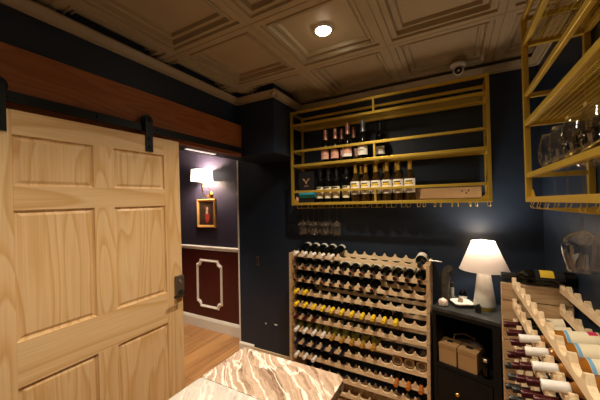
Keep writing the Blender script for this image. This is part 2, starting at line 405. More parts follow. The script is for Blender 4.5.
# ------------------------------------------------------------------ hall: sconce and picture
t = empty('wall_sconce', (-2.755, HY, .135), 0, 'brass wall sconce with a glowing white shade in the hall', 'wall lamp')
b = NB(); mm = Matrix.Rotation(PI/2, 4, 'X'); lathe(b, [(.045, 0), (.045, .008), (.030, .016), (.018, .022)], 24, mm); obj('backplate', b, M['gold_bright'], t, True)
b = NB(); tube(b, [(0, -.01, 0), (-.01, -.06, -.02), (-.03, -.10, .01), (-.035, -.115, .07), (-.035, -.115, .13)], .008, 10); tube(b, [(0, -.015, .03), (.04, -.04, .06), (.02, -.08, .10), (-.03, -.11, .11)], .005, 8); obj('arm', b, M['gold_bright'], t, True)
b = NB(); mm = Matrix.Translation((-.035, -.115, 0)); lathe(b, [(.012, .12), (.014, .16), (.010, .165)], 16, mm); obj('socket', b, M['gold_bright'], t, True)
b = NB(); lathe(b, [(.134, .180), (.126, .318)], 40, mm, False, False); lathe(b, [(.131, .181), (.123, .317)], 40, mm, False, False)
obj('shade', b, mat('glowing_sconce_shade', (.9, .85, .78), .7, emis=(1, .88, .74), es=3.2), t, True)
for v_ in t.children[-1].data.vertices: v_.co.y = -.115+(v_.co.y+.115)*.55
l = bpy.data.lights.new('sconce_bulb', 'POINT'); l.energy = SCONCE_W; l.color = SCONCE_COL; l.shadow_soft_size = .03
lo = bpy.data.objects.new('sconce_bulb', l); link(lo, t); lo.location = (-.035, -.115, .26)
# unseen hall lights are further along the hall
l = bpy.data.lights.new('hall_ceiling_light', 'SPOT'); l.spot_size = math.radians(85); l.spot_blend = .8; l.energy = HALL_W; l.color = (1, .82, .60); l.shadow_soft_size = .12
lo = bpy.data.objects.new('hall_ceiling_light', l); link(lo); lo.location = (-2.7, 1.55, .86)
t2 = empty('hall_light', (-2.7, 1.55, 1.0), 0, 'round ceiling light in the hall, hidden behind the door header', 'ceiling light')
b = NB(); lathe(b, [(.13, 0), (.13, -.02), (.10, -.05), (.04, -.065)], 28); obj('globe', b, mat('hall_globe', (.9, .85, .8), .4, emis=(1, .8, .6), es=4), t2, True)
lo.parent = t2; lo.location = (0, 0, -.14)

t = empty('framed_picture', (-2.835, HY, -.10), 0, 'small gilt framed dark portrait below the hall sconce', 'picture')
fw, fh, fb = .165, .185, .034
b = NB(); rows = []
for o_, y in ((0, 0), (0, -.018), (.010, -.026), (.024, -.018), (fb, -.010), (fb, 0)):
    rows.append([b.verts.new((x, y, z)) for x, z in ((-fw+o_, -fh+o_), (fw-o_, -fh+o_), (fw-o_, fh-o_), (-fw+o_, fh-o_))])
for r0, r1 in zip(rows, rows[1:]):
    for q in range(4): b.faces.new((r0[q], r0[(q+1) % 4], r1[(q+1) % 4], r1[q]))
obj('frame', b, mottled('gilt_wood', (.50, .27, .07), (.62, .36, .10), 30, .4, metal=.3), t)
cv = obj('canvas', bx(-fw+fb, fw-fb, -.008, -.004, -fh+fb, fh-fb), mottled('dark_canvas', (.025, .014, .010), (.07, .04, .022), 9, .35), t)
def blob(name, cx, cz, rx, rz_, col, y=-.0085, par=None):
    b = NB(); vs = [b.verts.new((cx+rx*math.cos(2*PI*k/20)*(1+.15*math.sin(3*k)), y, cz+rz_*math.sin(2*PI*k/20))) for k in range(20)]
    b.faces.new(vs); obj(name, b, mat(name+'_paint', col, .4), par)
blob('painted_coat', .012, -.05, .040, .075, (.30, .03, .02), -.0084, cv)
blob('painted_collar', .008, .015, .020, .028, (.45, .38, .28), -.0088, cv)
blob('painted_face', .014, .055, .020, .028, (.40, .22, .13), -.0092, cv)

# bronze plate on the dark wall
t = empty('wall_plate', (-1.85, YB, -.60), 0, 'narrow bronze plate on the dark wall left of the wine rack', 'wall plate')
obj('plate', bx(-.015, .015, -.006, 0, -.05, .05, .002), mat('brown_plate', (.10, .06, .04), .4), t)
obj('slot', bx(-.006, .006, -.009, -.005, -.03, .03, .001), M['iron'], t)
# holes chipped in the wall
for k, (x, z, w_) in enumerate(((-1.634, -1.235, .020), (-1.76, -1.245, .008))):
    b = NB(); prism(b, [(x-w_, z), (x-w_*.3, z-.008), (x+w_*.8, z-.004), (x+w_, z+.008), (x+w_*.1, z+.002), (x-w_*.7, z+.009)], .003, 'y', YB-.0025)
    o = obj('paint_chip', b, M['white_paper']); tag(o, ['larger white chip in the dark wall paint near the wine rack', 'smaller white chip in the dark wall paint, left of the larger one'][k], 'chip')

# ------------------------------------------------------------------ marble topped table
t = empty('marble_table', (-.665, .6, FZ), 0, 'marble topped table in the foreground with veined beige top', 'table')
def slab(x0, x1, y0, y1, z0, z1, rad_corner=None):
    pts = []
    for (cx, cy, a0, r) in ((x1, y1, 0, .03), (x0, y1, PI/2, .008), (x0, y0, PI, .008), (x1, y0, 1.5*PI, .008)):
        sx = 1 if cx == x1 else -1; sy = 1 if cy == y1 else -1
        for k in range(6):
            a = a0+PI/2*k/5; pts.append((cx-sx*r+r*math.cos(a), cy-sy*r+r*math.sin(a)))
    b = NB(); prism(b, pts, z1-z0, 'z', z0)
    es = [e for e in b.edges if all(abs(v.co.z-z1) < 1e-5 for v in e.verts)]
    bmesh.ops.bevel(b, geom=es, offset=.006, segments=3, affect='EDGES')
    return b
obj('tabletop', slab(-.262, .262, .222, .487, .862, .90), M['marble'], t, True)
o = obj('table_leaf', slab(-.262, .262, -.55, .219, .862, .90), M['marble_pale'], t, True); o['label'] = 'paler near section of the marble top'
obj('apron', bx(-.20, .20, -.50, .42, .79, .861), M['black'], t)
for sx in (-.19, .15):
    for sy in (-.48, .37): obj('leg', bx(sx, sx+.04, sy, sy+.04, 0, .79, .003), M['black'], t)

# ------------------------------------------------------------------ brass shelf units
UL = 1.497; UD = .228
SHZ = [(-.013, .009), (.327, .349), (.687, .709)]          # shelf rails (world z), guards below
GDZ = [(.096, .116), (.456, .476), (.801, .823)]
def shelf_unit(loc, rz, label, hang0, mid):
    z0 = -.013
    t = empty('brass_shelf_unit', (loc[0], loc[1], z0), rz, label, 'shelf unit', 'wall mounted brass shelf units')
    q = .022
    for x in (0, UL-q):
        for y in (0, UD-q): obj('post', bx(x, x+q, y, y+q, 0, .836, .0015), M['gold'], t)
    for a, c in SHZ:
        a -= z0; c -= z0
        obj('shelf_rail', bx(q, UL-q, .001, .021, a, c, .0015), M['gold'], t); obj('shelf_rail', bx(q, UL-q, UD-.021, UD-.001, a, c, .0015), M['gold'], t)
        for x in (0.002, UL-.022): obj('end_rail', bx(x, x+.020, q, UD-q, a, c, .0015), M['gold'], t)
    for a, c in GDZ:
        a -= z0; c -= z0
        obj('guard_rail', bx(q, UL-q, .003, .019, a, c, .0015), M['gold'], t)
        for x in (0.004, UL-.020): obj('end_rail', bx(x, x+.016, q, UD-q, a, c, .0015), M['gold'], t)
        obj('guard_rail', bx(q, UL-q, UD-.019, UD-.003, a, c, .0015), M['gold'], t) if a > .8 else None
    for (a, c) in ((.022, .109), (.362, .469), (.722, .814)): obj('upright', bx(mid, mid+.014, .004, .018, a, c), M['gold'], t)
    for k, (a, c) in enumerate(SHZ):
        b = NB(); zt = c-z0-.004; n = int((UL-.05)/.0125)
        for i in range(n): x = q+.004+i*.0125; box(b, x, x+.0020, .02, UD-.02, zt-.002, zt)
        for j in range(1, 10): y = .02+j*(UD-.04)/10; box(b, q, UL-q, y-.0010, y+.0010, zt-.0040, zt-.002)
        obj('mesh_shelf', b, M['gold'], t)
    for x, s in ((q, 1), (UL-q, -1)):
        b = NB(); pts = [(x, .022), (x+s*.045, .022), (x+s*.012, .055), (x, .055)]
        prism(b, pts, .003, 'y', .020); obj('gusset', b, M['gold'], t)
    for k in range(14):
        x = hang0-.055+.11*k
        if x < .012 or x > UL-.012: continue
        b = NB()
        for s in (-1, 1):
            xs = x+s*.036
            if xs < .01 or xs > UL-.01: continue
            tube(b, [(xs, UD-.012, .001), (xs, UD-.014, -.022), (xs, UD-.03, -.028), (xs, .03, -.028), (xs, .012, -.026), (xs, .006, -.018), (xs, .010, -.008), (xs, .012, .001)], .0019, 6)
        obj('glass_hanger', b, M['gold'], t, True)
    return t
unitB = shelf_unit((-1.28, 2.182), 0, 'brass wall shelf unit on the back wall holding bottles above the wine rack', .075, .74)
unitR = shelf_unit((.285, 1.62), -PI/2, 'brass wall shelf unit on the right wall holding wine glasses', .075, 1.0)

# ------------------------------------------------------------------ bottles
def bottle_prof(kind):
    if kind == 'bordeaux': return [(.030, 0), (.0355, .003), (.0375, .010), (.0375, .185), (.036, .197), (.028, .211), (.018, .222), (.0145, .232), (.0140, .262)], [(.0147, .236), (.0147, .268), (.0153, .282), (.0153, .298), (.0145, .300)]
    if kind == 'burgundy': return [(.033, 0), (.039, .003), (.041, .010), (.041, .130), (.037, .160), (.028, .190), (.019, .215), (.0148, .235), (.0142, .262)], [(.0150, .230), (.0147, .268), (.0153, .282), (.0153, .298), (.0145, .300)]
    return [(.035, 0), (.042, .003), (.0445, .012), (.0445, .125), (.040, .160), (.030, .195), (.020, .225), (.0160, .25), (.0155, .27)], [(.0215, .215), (.0180, .245), (.0165, .268), (.0195, .278), (.0195, .288), (.0175, .305), (.0185, .312), (.0150, .320)]
def band(bm, r, z0, z1, a0, a1, n=18):
    lo_, hi = [], []
    for i in range(n+1):
        a = a0+(a1-a0)*i/n
        lo_.append(bm.verts.new((r*math.cos(a), r*math.sin(a), z0))); hi.append(bm.verts.new((r*math.cos(a), r*math.sin(a), z1)))
    for i in range(n): bm.faces.new((lo_[i], lo_[i+1], hi[i+1], hi[i]))
    return bm
BC = {}
def make_bottle(key, kind, glass, cap, lab=None, lz=(.05, .135), extra=None, n=22, name='wine_bottle'):
    """bottle standing at the origin, label facing local -Y; returned as prototype parts"""
    t = bpy.data.objects.new(name, None); t.empty_display_size = .03
    g, c = bottle_prof(kind)
    b = NB(); lathe(b, g, n); parts = []
    def add(nm, bm, m, par=t):
        bmesh.ops.recalc_face_normals(bm, faces=bm.faces)
        me = bpy.data.meshes.new(nm); bm.to_mesh(me); bm.free(); me.materials.append(m)
        me.polygons.foreach_set('use_smooth', [True]*len(me.polygons)); me.set_sharp_from_angle(angle=math.radians(40))
        o = bpy.data.objects.new(nm, me); o.parent = par; return o
    add('glass_body', b, M[glass]); b = NB(); lathe(b, c, n); add('capsule', b, M[cap])
    R = max(r for r, z in g)
    if lab:
        b = NB(); band(b, R+.0006, lz[0], lz[1], -PI/2-1.25, -PI/2+1.25); lo_ = add('label', b, M[lab])
        for (nm, m, z0, z1, a) in (extra or []):
            b = NB(); band(b, R+.0011, z0, z1, -PI/2-a, -PI/2+a, 10); add(nm, b, m, lo_)
    BC[key] = t
    return t
def place(key, matrix, label, group, cat='bottle'):
    src = BC[key]
    c = src.copy(); C.objects.link(c); c.parent = None; c.matrix_world = matrix
    for ch in src.children:
        d = ch.copy(); C.objects.link(d); d.parent = c
        for g in ch.children: e = g.copy(); C.objects.link(e); e.parent = d
    return tag(c, label, cat, group)
m_yel = mat('yellow_print', (.75, .50, .04), .5); m_blk = mat('black_print', (.015, .015, .018), .5); m_wh = mat('white_print', (.85, .82, .78), .5)
m_gld = mat('gold_print', (.55, .34, .10), .4, .6); m_sky = mat('sky_blue_print', (.16, .36, .58), .5); m_redp = mat('crimson_print', (.50, .02, .08), .5); m_grn = mat('green_print', (.03, .16, .06), .5)
make_bottle('chard', 'burgundy', 'bottle_amber', 'cap_gold', 'white_paper', (.062, .165), [('emblem', m_yel, .122, .142, .55), ('emblem_top', m_blk, .142, .151, .62), ('emblem_side', m_blk, .126, .134, .75), ('text_line', m_blk, .088, .092, .5), ('text_line', m_blk, .076, .079, .6)])
make_bottle('cream4', 'bordeaux', 'bottle_dark', 'cap_black', 'cream_paper', (.038, .135), [('emblem', m_blk, .120, .132, .7), ('text_line', m_gld, .085, .088, .5)])
make_bottle('rosechamp', 'champ', 'bottle_dark', 'cap_rose', 'pink_paper', (.035, .118), [('emblem', m_gld, .09, .105, .25), ('text_line', m_redp, .068, .072, .5)])
make_bottle('bigchamp', 'champ', 'bottle_dark', 'cap_rose', 'pink_paper', (.035, .118), [('lower_panel', m_wh, .035, .06, 1.2), ('crest', m_gld, .09, .112, .3)])
make_bottle('whitelab', 'champ', 'bottle_dark', 'cap_grey', 'white_paper', (.035, .105), [('text_line', m_blk, .07, .076, .5)])
make_bottle('darklab', 'bordeaux', 'bottle_dark', 'cap_black', 'white_paper', (.035, .10), [('text_line', m_blk, .06, .064, .5)])
for c_ in ('orange', 'yellow', 'white', 'red', 'black', 'blue', 'gold'):
    make_bottle('r_'+c_, 'bordeaux', 'bottle_dark', 'cap_'+c_, 'cream_paper', (.06, .15), n=16)
make_bottle('r_whitetop', 'bordeaux', 'bottle_dark', 'cap_white', 'white_paper', (.02, .06), n=16)
make_bottle('r_label', 'bordeaux', 'bottle_dark', 'cap_black', 'white_paper', (.085, .17), n=16)
make_bottle('r_tip', 'bordeaux', 'bottle_dark', 'cap_black', 'cream_paper', (.06, .15), n=16)
b_ = NB(); lathe(b_, [(.0156, .290), (.0157, .2995), (.0152, .3004)], 16, None, True, False)
me_ = bpy.data.meshes.new('capsule_tip'); b_.to_mesh(me_); b_.free(); me_.materials.append(M['cap_orange']); o_ = bpy.data.objects.new('capsule_tip', me_); o_.parent = BC['r_tip']
make_bottle('r_whitewine', 'bordeaux', 'bottle_yellow', 'cap_white', 'cream_paper', (.06, .15), n=16)
make_bottle('r_goldwine', 'bordeaux', 'bottle_yellow', 'cap_gold', 'cream_paper', (.06, .15), n=16)
make_bottle('r_pale', 'bordeaux', 'bottle_clear', 'cap_white', None, n=16)
b_ = NB(); lathe(b_, [(.024, -.0004), (.026, -.0010), (.034, -.0002), (.0374, .006), (.0378, .022)], 20, None, False, False)
me_ = bpy.data.meshes.new('base_ring'); b_.to_mesh(me_); b_.free(); me_.materials.append(M['kraft']); o_ = bpy.data.objects.new('base_ring', me_); o_.parent = BC['r_pale']
make_bottle('r_art', 'bordeaux', 'bottle_art', 'cap_white', 'cream_paper', (.045, .165), [('blue_stripe', m_sky, .154, .164, 1.22), ('red_motif', m_redp, .075, .10, .45), ('green_motif', m_grn, .058, .072, .5)], n=18)
make_bottle('r_magnum', 'bordeaux', 'bottle_dark', 'cap_black', 'cap_black', (.045, .16), [('yellow_panel', m_yel, .085, .14, .9)], n=24)

# bottom shelf of the back unit (z of shelf top)
S1 = .0055; S2 = .3455
def up(x, y, z, rz=0, s=1): return Matrix.Translation((x, y, z)) @ Matrix.Rotation(rz, 4, 'Z') @ Matrix.Scale(s, 4)
for k, x in enumerate((-1.021, -.946, -.871, -.784)):
    place('cream4', up(x, 2.25, S1, -.25), 'dark bottle with cream label on the lower shelf, %s in from the deer box' % ORD[k], 'dark bottles with cream labels on the lower shelf')
for k, x in enumerate((-.704, -.620, -.537, -.453, -.369, -.286)):
    place('chard', up(x, 2.245, S1, -.15), 'amber white-labelled bottle, front row of the lower shelf, %s from the left' % ORD[k], 'amber bottles with gold capsules')
for k, x in enumerate((-.694, -.58, -.505, -.41)):
    place('chard', up(x+.01, 2.345, S1, 0), 'amber gold capped bottle, rear row of the lower shelf, %s from left' % ORD[k], 'amber bottles with gold capsules')
# upper shelf
place('rosechamp', up(-.966, 2.25, S2, -.2, .90), 'sparkling wine bottle with pink foil, leftmost on the upper shelf', 'pink foil bottles on the upper shelf')
place('rosechamp', up(-.876, 2.25, S2, -.2, .90), 'sparkling wine bottle with pink foil, second on the upper shelf', 'pink foil bottles on the upper shelf')
place('rosechamp', up(-.853, 2.345, S2, -.2, .95), 'pink foil bottle peeking out left behind the tallest pink one', 'pink foil bottles on the upper shelf')
place('bigchamp', up(-.765, 2.25, S2, -.2, 1.0), 'tallest pink foil sparkling bottle at the front of the upper shelf', 'pink foil bottles on the upper shelf')
place('rosechamp', up(-.745, 2.35, S2, -.2, .95), 'pink foil bottle peeking out right behind the tallest pink one', 'pink foil bottles on the upper shelf')
place('whitelab', up(-.636, 2.25, S2, -.2, 1.02), 'dark bottle with silver grey foil and white label on the upper shelf', 'dark bottles on the upper shelf')
place('darklab', up(-.505, 2.28, S2, -.1, .96), 'dark bottle with black capsule and white label, rightmost on upper shelf', 'dark bottles on the upper shelf')

# gift box with stag head at the far left of the lower shelf
t = empty('gift_box', (-1.153, 2.275, S1), 0, 'black bottle gift box with stag head emblem and teal band', 'box')
obj('carton', bx(-.075, .075, -.045, .045, 0, .285, .002), M['black'], t)
obj('teal_band', bx(-.0755, .0755, -.0457, .0457, .045, .103), M['teal'], t)
b = NB()
def ln(pts, r): tube(b, [(x, -.0462, z) for x, z in pts], r, 4)
for s in (-1, 1):
    ln([(0, .185), (s*.012, .196), (s*.024, .204), (s*.034, .212)], .0022); ln([(s*.014, .197), (s*.016, .214)], .0018); ln([(s*.024, .204), (s*.028, .220)], .0018)
prism(b, [(-.009, .190), (.009, .190), (.005, .176), (0, .166), (-.005, .176)], .0012, 'y', -.0465)
for k in range(6): box(b, -.021+k*.0075, -.0165+k*.0075, -.0465, -.0455, .148, .154)
obj('stag_emblem', b, mat('copper_print', (.72, .42, .28), .4, .4), t)
# small crystal stopper left of the box
t = empty('small_bottle', (-1.243, 2.225, S1), 0, 'tiny dark bottle with pale cap left of the stag box', 'bottle')
b = NB(); lathe(b, [(.010, 0), (.012, .003), (.012, .07), (.006, .085), (.006, .095)], 14); obj('glass_body', b, M['bottle_dark'], t, True)
b = NB(); lathe(b, [(.007, .095), (.009, .10), (.009, .118), (.005, .122)], 14); obj('cap', b, M['silver'], t, True)
b = NB(); lathe(b, [(.0124, .02), (.0124, .055)], 14, None, False, False); obj('label', b, M['pink_paper'], t, True)
# flat kraft carton
t = empty('flat_carton', (-.06, 2.335, S1), 0, 'long flat kraft wine carton at the right end of the lower shelf', 'box')
obj('carton', bx(-.215, .225, -.055, .055, 0, .088, .002), M['kraft'], t)
b = NB()
for x, z in ((.11, .06), (.135, .045), (.15, .062)): prism(b, [(x-.004, z-.006), (x+.004, z-.006), (x+.004, z+.006), (x-.004, z+.006)], .0006, 'y', -.0556)
obj('printed_marks', b, m_blk, t)
for x0 in (-.205,):
    obj('tape', bx(-.216, .226, -.012, .012, .0875, .0886), mat('clear_brown_tape', (.40, .25, .11), .25), t)

# ------------------------------------------------------------------ wine glasses
def make_glass(r, H, stem, name='wine_glass'):
    t = bpy.data.objects.new(name, None); t.empty_display_size = .03
    def add(nm, bm, m=M['wglass']):
        bmesh.ops.recalc_face_normals(bm, faces=bm.faces)
        me = bpy.data.meshes.new(nm); bm.to_mesh(me); bm.free(); me.materials.append(m)
        me.polygons.foreach_set('use_smooth', [True]*len(me.polygons)); o = bpy.data.objects.new(nm, me); o.parent = t
    b = NB(); lathe(b, [(.036, 0), (.036, .0015), (.02, .004), (.006, .008), (.0045, .012)], 28); add('foot', b)
    b = NB(); lathe(b, [(.0042, .012), (.0036, .03), (.0036, stem-.012), (.006, stem)], 14); add('stem', b)
    b = NB(); h = H-stem
    out = [(.004, stem), (.014, stem+.004), (r*.55, stem+h*.08), (r*.80, stem+h*.17), (r*.95, stem+h*.29), (r, stem+h*.42), (r*.97, stem+h*.56), (r*.90, stem+h*.72), (r*.80, stem+h*.88), (r*.75, H)]
    inn = [(a-.0013, z+.0006) for a, z in out[::-1]]; inn[0] = (out[-1][0]-.0013, H); inn[-1] = (.002, stem+.003)
    lathe(b, out+inn, 32); add('bowl', b)
    return t
gA = make_glass(.051, .255, .105); gB = make_glass(.047, .235, .115); gC = make_glass(.057, .215, .072)
def put_glass(src, loc, flip, label, group):
    c = src.copy(); C.objects.link(c); c.location = loc; c.rotation_euler = (PI if flip else 0, 0, 0)
    for ch in src.children: d = ch.copy(); C.objects.link(d); d.parent = c
    tag(c, label, 'wine glass', group)
for k in range(4):
    put_glass(gB, (-1.205+.11*k, 2.25, -.0395), True, 'glass hanging upside down under the back shelf, front row, %s from left' % ORD[k], 'wine glasses hanging under the back shelf unit')
for k in range(3):
    put_glass(gB, (-1.205+.11*k, 2.35, -.0395), True, 'glass hanging upside down under the back shelf, rear row, %s from left' % ORD[k], 'wine glasses hanging under the back shelf unit')
k = 0
for j, y in enumerate((1.50, 1.355, 1.21, 1.065, .92)):
    for i, x in enumerate((.36, .46)):
        put_glass(gA, (x, y, S1), False, 'large stemmed glass standing on the right shelf, %s row, %s from far end' % (('front', 'wall side')[i], ORD[j]), 'wine glasses standing on the right shelf unit')
put_glass(gC, (.387, 1.325, -.0395), True, 'stemmed glass hanging upside down under the right shelf unit, far one', 'wine glasses hanging under the right shelf unit')
# few glasses on the middle shelf of the right unit
# ------------------------------------------------------------------ wine racks
def rack(loc, rz, p, n, tops, label, rod=False, pt=.035, D=.285, tilt=0, dz=0):
    t = empty('wine_rack', (loc[0], loc[1], FZ+dz), rz, label, 'wine rack', 'modular pine wine racks')
    t.rotation_euler = (0, tilt, rz)
    Wd = n*p+2*pt
    for x0 in (0, Wd-pt):
        b = NB(); prev = 0
        lv = sorted(tt-FZ for tt in tops)
        lo_ = 0.0
        for z1 in lv:
            if z1-lo_ > .13:
                while z1-lo_ > .13: box(b, x0, x0+pt, 0, D, lo_+.0, lo_+.096, bev=.0015); lo_ += .10
            box(b, x0, x0+pt, 0, D, lo_, z1-.005-(.02 if (z1 == lv[-1] and tilt == 0) else 0), bev=.0015); lo_ = z1
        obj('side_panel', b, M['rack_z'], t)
    for k, zt in enumerate(tops):
        z = zt-FZ
        for yy in (.046, .236):
            pts = [(pt-.0, z-.041), (Wd-pt, z-.041)]
            R = p*.52; dep = .030
            # circular dips with pointed peaks
            top = []
            for c in range(n-1, -1, -1):
                cx = pt+p*(c+.5); hw = p*.46
                for a in range(9):
                    u = 1-2*a/8; top.append((cx+u*hw, z+.012-dep*math.sqrt(max(0, 1-(u*.98)**2))**1.0 if abs(u) < 1 else z+.012))
            b = NB(); full = pts+[(Wd-pt, z+.006)]+top+[(pt, z+.006)]
            A = [b.verts.new((x, yy, q)) for x, q in full]; B = [b.verts.new((x, yy+.018, q)) for x, q in full]
            # build as a strip so the concave outline is robust
            m_ = len(full)
            bot0 = [b.verts.new((x, yy, z-.041)) for x, q in full[2:]]; bot1 = [b.verts.new((x, yy+.018, z-.041)) for x, q in full[2:]]
            TA, TB = A[2:], B[2:]
            for i in range(len(TA)-1):
                b.faces.new((TA[i], TA[i+1], bot0[i+1], bot0[i])); b.faces.new((TB[i+1], TB[i], bot1[i], bot1[i+1]))
                b.faces.new((TA[i+1], TA[i], TB[i], TB[i+1])); b.faces.new((bot0[i], bot0[i+1], bot1[i+1], bot1[i]))
            for v in A[:2]+B[:2]: b.verts.remove(v)
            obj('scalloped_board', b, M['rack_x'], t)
    if rod:
        b = NB(); tube(b, [(Wd-.01, .02, -.408-FZ), (Wd+.075, .02, -.414-FZ)], .005, 8); obj('steel_rod', b, M['silver'], t, True)
    return t
def rack_bottle_matrix(loc, rz, p, c, zt, pt=.035, reverse=False, lift=0, pull=0, spin=0, tilt=0, dz=0):
    z = zt-FZ+.012-.030
    x = pt+p*(c+.5)
    yb, yf = .245, .055
    zb, zf = z+.0380+lift, z+.0160+lift
    d = Vector((0, yf-yb, zf-zb)).normalized()
    base = Vector((x, .2848-pull, zb-(.2848-pull-yb)/(yf-yb)*(zb-zf)*-1*-1))
    base.z = zb+(.2848-pull-yb)*(zb-zf)/(yb-yf)
    Zv = d; Xv = Vector((1, 0, 0)); Yv = Zv.cross(Xv)
    m = Matrix((Xv, Yv, Zv)).transposed().to_4x4(); m.translation = base
    m = m @ Matrix.Rotation(PI+spin, 4, 'Z')
    if reverse:
        m = Matrix.Translation((x, .068, zb)) @ Matrix.Rotation(-PI/2, 4, 'X')
    return Matrix.Translation((loc[0], loc[1], FZ+dz)) @ Matrix.Rotation(rz, 4, 'Z') @ Matrix.Rotation(tilt, 4, 'Y') @ m
RL = (-1.302, 2.125); PL = (1.124-.044)/13; KL = dict(pt=.022, tilt=.016, dz=.018)
topsL = [-.440-.1095*k for k in range(11)]
rack(RL, 0, PL, 13, topsL, 'tall pine wine rack with scalloped rows against the back wall', rod=True, **KL)
RR = (.211, 1.885); PR = .105
topsR = [-.424, -.534, -.640, -.746, -.852, -.958, -1.064, -1.17, -1.276, -1.382, -1.488]
rack(RR, -PI/2, PR, 12, topsR, 'low pine wine rack along the right wall beside the black cabinet', D=.29)
G1 = 'wine bottles lying in the back wall rack'
desc = {'r_whitetop': 'white capped dark bottle', 'r_tip': 'orange tipped dark bottle', 'r_label': 'black bottle with white label', 'r_white': 'white capped dark bottle', 'r_orange': 'orange capped dark bottle', 'r_yellow': 'yellow capped dark bottle', 'r_red': 'red capped dark bottle', 'r_blue': 'navy capped dark bottle', 'r_goldwine': 'gold capped straw bottle', 'r_whitewine': 'white capped straw bottle', 'r_pale': 'pale bottle', 'r_black': 'black capped dark bottle', 'r_art': 'amber bottle with blue label'}
fill = {0: [(c, 'r_whitetop') for c in range(5)]+[(12, 'r_label')],
        1: [(c, 'r_tip') for c in range(13)],
        2: [(c, 'r_tip') for c in range(9)],
        3: [(c, 'r_yellow') for c in (0, 1)],
        4: [(c, 'r_yellow') for c in range(11)],
        5: [(c, 'r_red') for c in range(3)],
        6: [(c, 'r_whitewine') for c in range(4)]+[(c, 'r_goldwine') for c in range(4, 9)],
        7: [(c, 'r_blue') for c in range(6)]+[(c, 'r_pale') for c in (10, 11, 12)],
        8: [(c, 'r_white') for c in range(3)]+[(c, 'r_orange') for c in (10, 11, 12)]}
for r_, cells in fill.items():
    for c, key in cells:
        rv = key == 'r_pale'
        place(key, rack_bottle_matrix(RL, 0, PL, c, topsL[r_], reverse=rv, spin=0 if r_ == 0 else random.uniform(-.6, .6), **KL), '%s, back rack, %s row down, %s from left' % (desc[key], ORD[r_], ORD[c]), G1)
G2 = 'wine bottles lying in the right wall rack'
fillR = {1: [(c, 'r_art') for c in range(4, 12)], 2: [(c, 'r_red') for c in range(0, 12)], 3: [(c, 'r_red') for c in range(1, 12)],
         4: [(c, 'r_black') for c in range(0, 12)], 5: [(c, 'r_black') for c in range(0, 12)], 6: [(c, 'r_black') for c in range(2, 12)]}
for r_, cells in fillR.items():
    for c, key in cells:
        place(key, rack_bottle_matrix(RR, -PI/2, PR, c, topsR[r_], spin=0, pull=-.012), '%s, right rack, %s row down, %s from far end' % (desc[key], ORD[r_], ORD[c]), G2)
# black bottle lying across the far end of the right rack
mm = Matrix.Translation((.512, RR[1]-.0175, topsR[0]+.018)) @ Matrix.Rotation(-PI/2, 4, 'Y') @ Matrix.Rotation(1.15, 4, 'Z')
place('r_magnum', mm, 'black bottle with a yellow label lying on top of the right rack\'s far end', None)

# ------------------------------------------------------------------ black cabinet
A_ = Vector((-.149, 2.103)); Bv = Vector((.214, 1.977)); ang = math.atan2(Bv.y-A_.y, Bv.x-A_.x)
t = empty('black_cabinet', (A_.x, A_.y, FZ), ang, 'small black cabinet with open shelf and drawers between the wine racks', 'cabinet')
CW, CD, CT = .384, .325, .89
Z = lambda z: z-FZ
obj('cabinet_top', bx(-.002, CW+.002, -.004, CD, CT-.022, CT, .002), M['cab_top'], t)
b = NB(); box(b, 0, .022, 0, CD, 0, CT-.022); box(b, CW-.040, CW, 0, CD, 0, CT-.022); box(b, .022, CW-.040, CD-.012, CD, 0, CT-.022)
box(b, .022, CW-.040, 0, .022, Z(-.755), CT-.022); box(b, .022, CW-.040, 0, CD-.012, Z(-1.10), Z(-1.075)); box(b, .022, CW-.04, .0, CD-.012, .0, .05)
obj('carcass', b, M['cabinet'], t)
for k, (a, c) in enumerate(((-1.325, -1.105), (-1.545, -1.335))):
    d = obj('drawer', bx(.026, CW-.044, -.006, .25, Z(a), Z(c), .002), M['cabinet'], t)
    b = NB(); mm = Matrix.Translation((.154, -.006, Z((a+c)/2-.005))) @ Matrix.Rotation(PI/2, 4, 'X'); lathe(b, [(.006, 0), (.005, .010), (.012, .016), (.013, .022), (.008, .028)], 18, mm); obj('knob', b, M['gold_bright'], d, True)
CM = Matrix.Translation((A_.x, A_.y, FZ)) @ Matrix.Rotation(ang, 4, 'Z')
def on_cab(x, y, z): return CM @ Vector((x, y, z))
zs_ = Z(-1.075)
for k, x in enumerate((.083, .200)):
    p = on_cab(x, .075, zs_)
    t = empty('kraft_box', p, ang, ['left kraft cardboard box with a metal clasp on the cabinet shelf', 'right kraft cardboard box with a metal clasp on the cabinet shelf'][k], 'box', 'kraft boxes in the cabinet')
    obj('box_body', bx(-.054, .054, -.055, .055, 0, .115, .002), M['kraft'], t)
    obj('box_lid', bx(-.056, .056, -.057, .057, .100, .128, .002), mottled('kraft_lid', (.30, .17, .07), (.34, .20, .085), 12, .7), t)
    obj('clasp', bx(-.018, .018, -.02, .008, .128, .134, .001), M['silver'], t)
p = on_cab(.175, .20, zs_)
t = empty('leather_pouch', p, ang, 'dark brown pouch lying behind the kraft boxes', 'pouch')
b = NB(); bmesh.ops.create_uvsphere(b, u_segments=20, v_segments=12, radius=1, matrix=Matrix.Translation((-.02, 0, .066)) @ Matrix.Diagonal((.10, .045, .066, 1)))
for v in b.verts: v.co.z = max(0.0, v.co.z+.01*math.sin(30*v.co.x))
obj('pouch_body', b, mottled('dark_leather', (.035, .02, .014), (.05, .03, .02), 20, .5), t, True)
b = NB(); tube(b, [(-.12, 0, .05), (-.11, 0, .13), (-.05, 0, .155), (.02, 0, .14)], .005, 8); obj('strap', b, M['kraft'], t, True)
p = on_cab(.298, .035, zs_)
t = empty('black_jar', p, ang, 'slim black jar with a silver lid beside the kraft boxes', 'jar')
b = NB(); lathe(b, [(.018, 0), (.020, .003), (.020, .085), (.016, .092), (.016, .098)], 20); obj('jar_body', b, M['bottle_dark'], t, True)
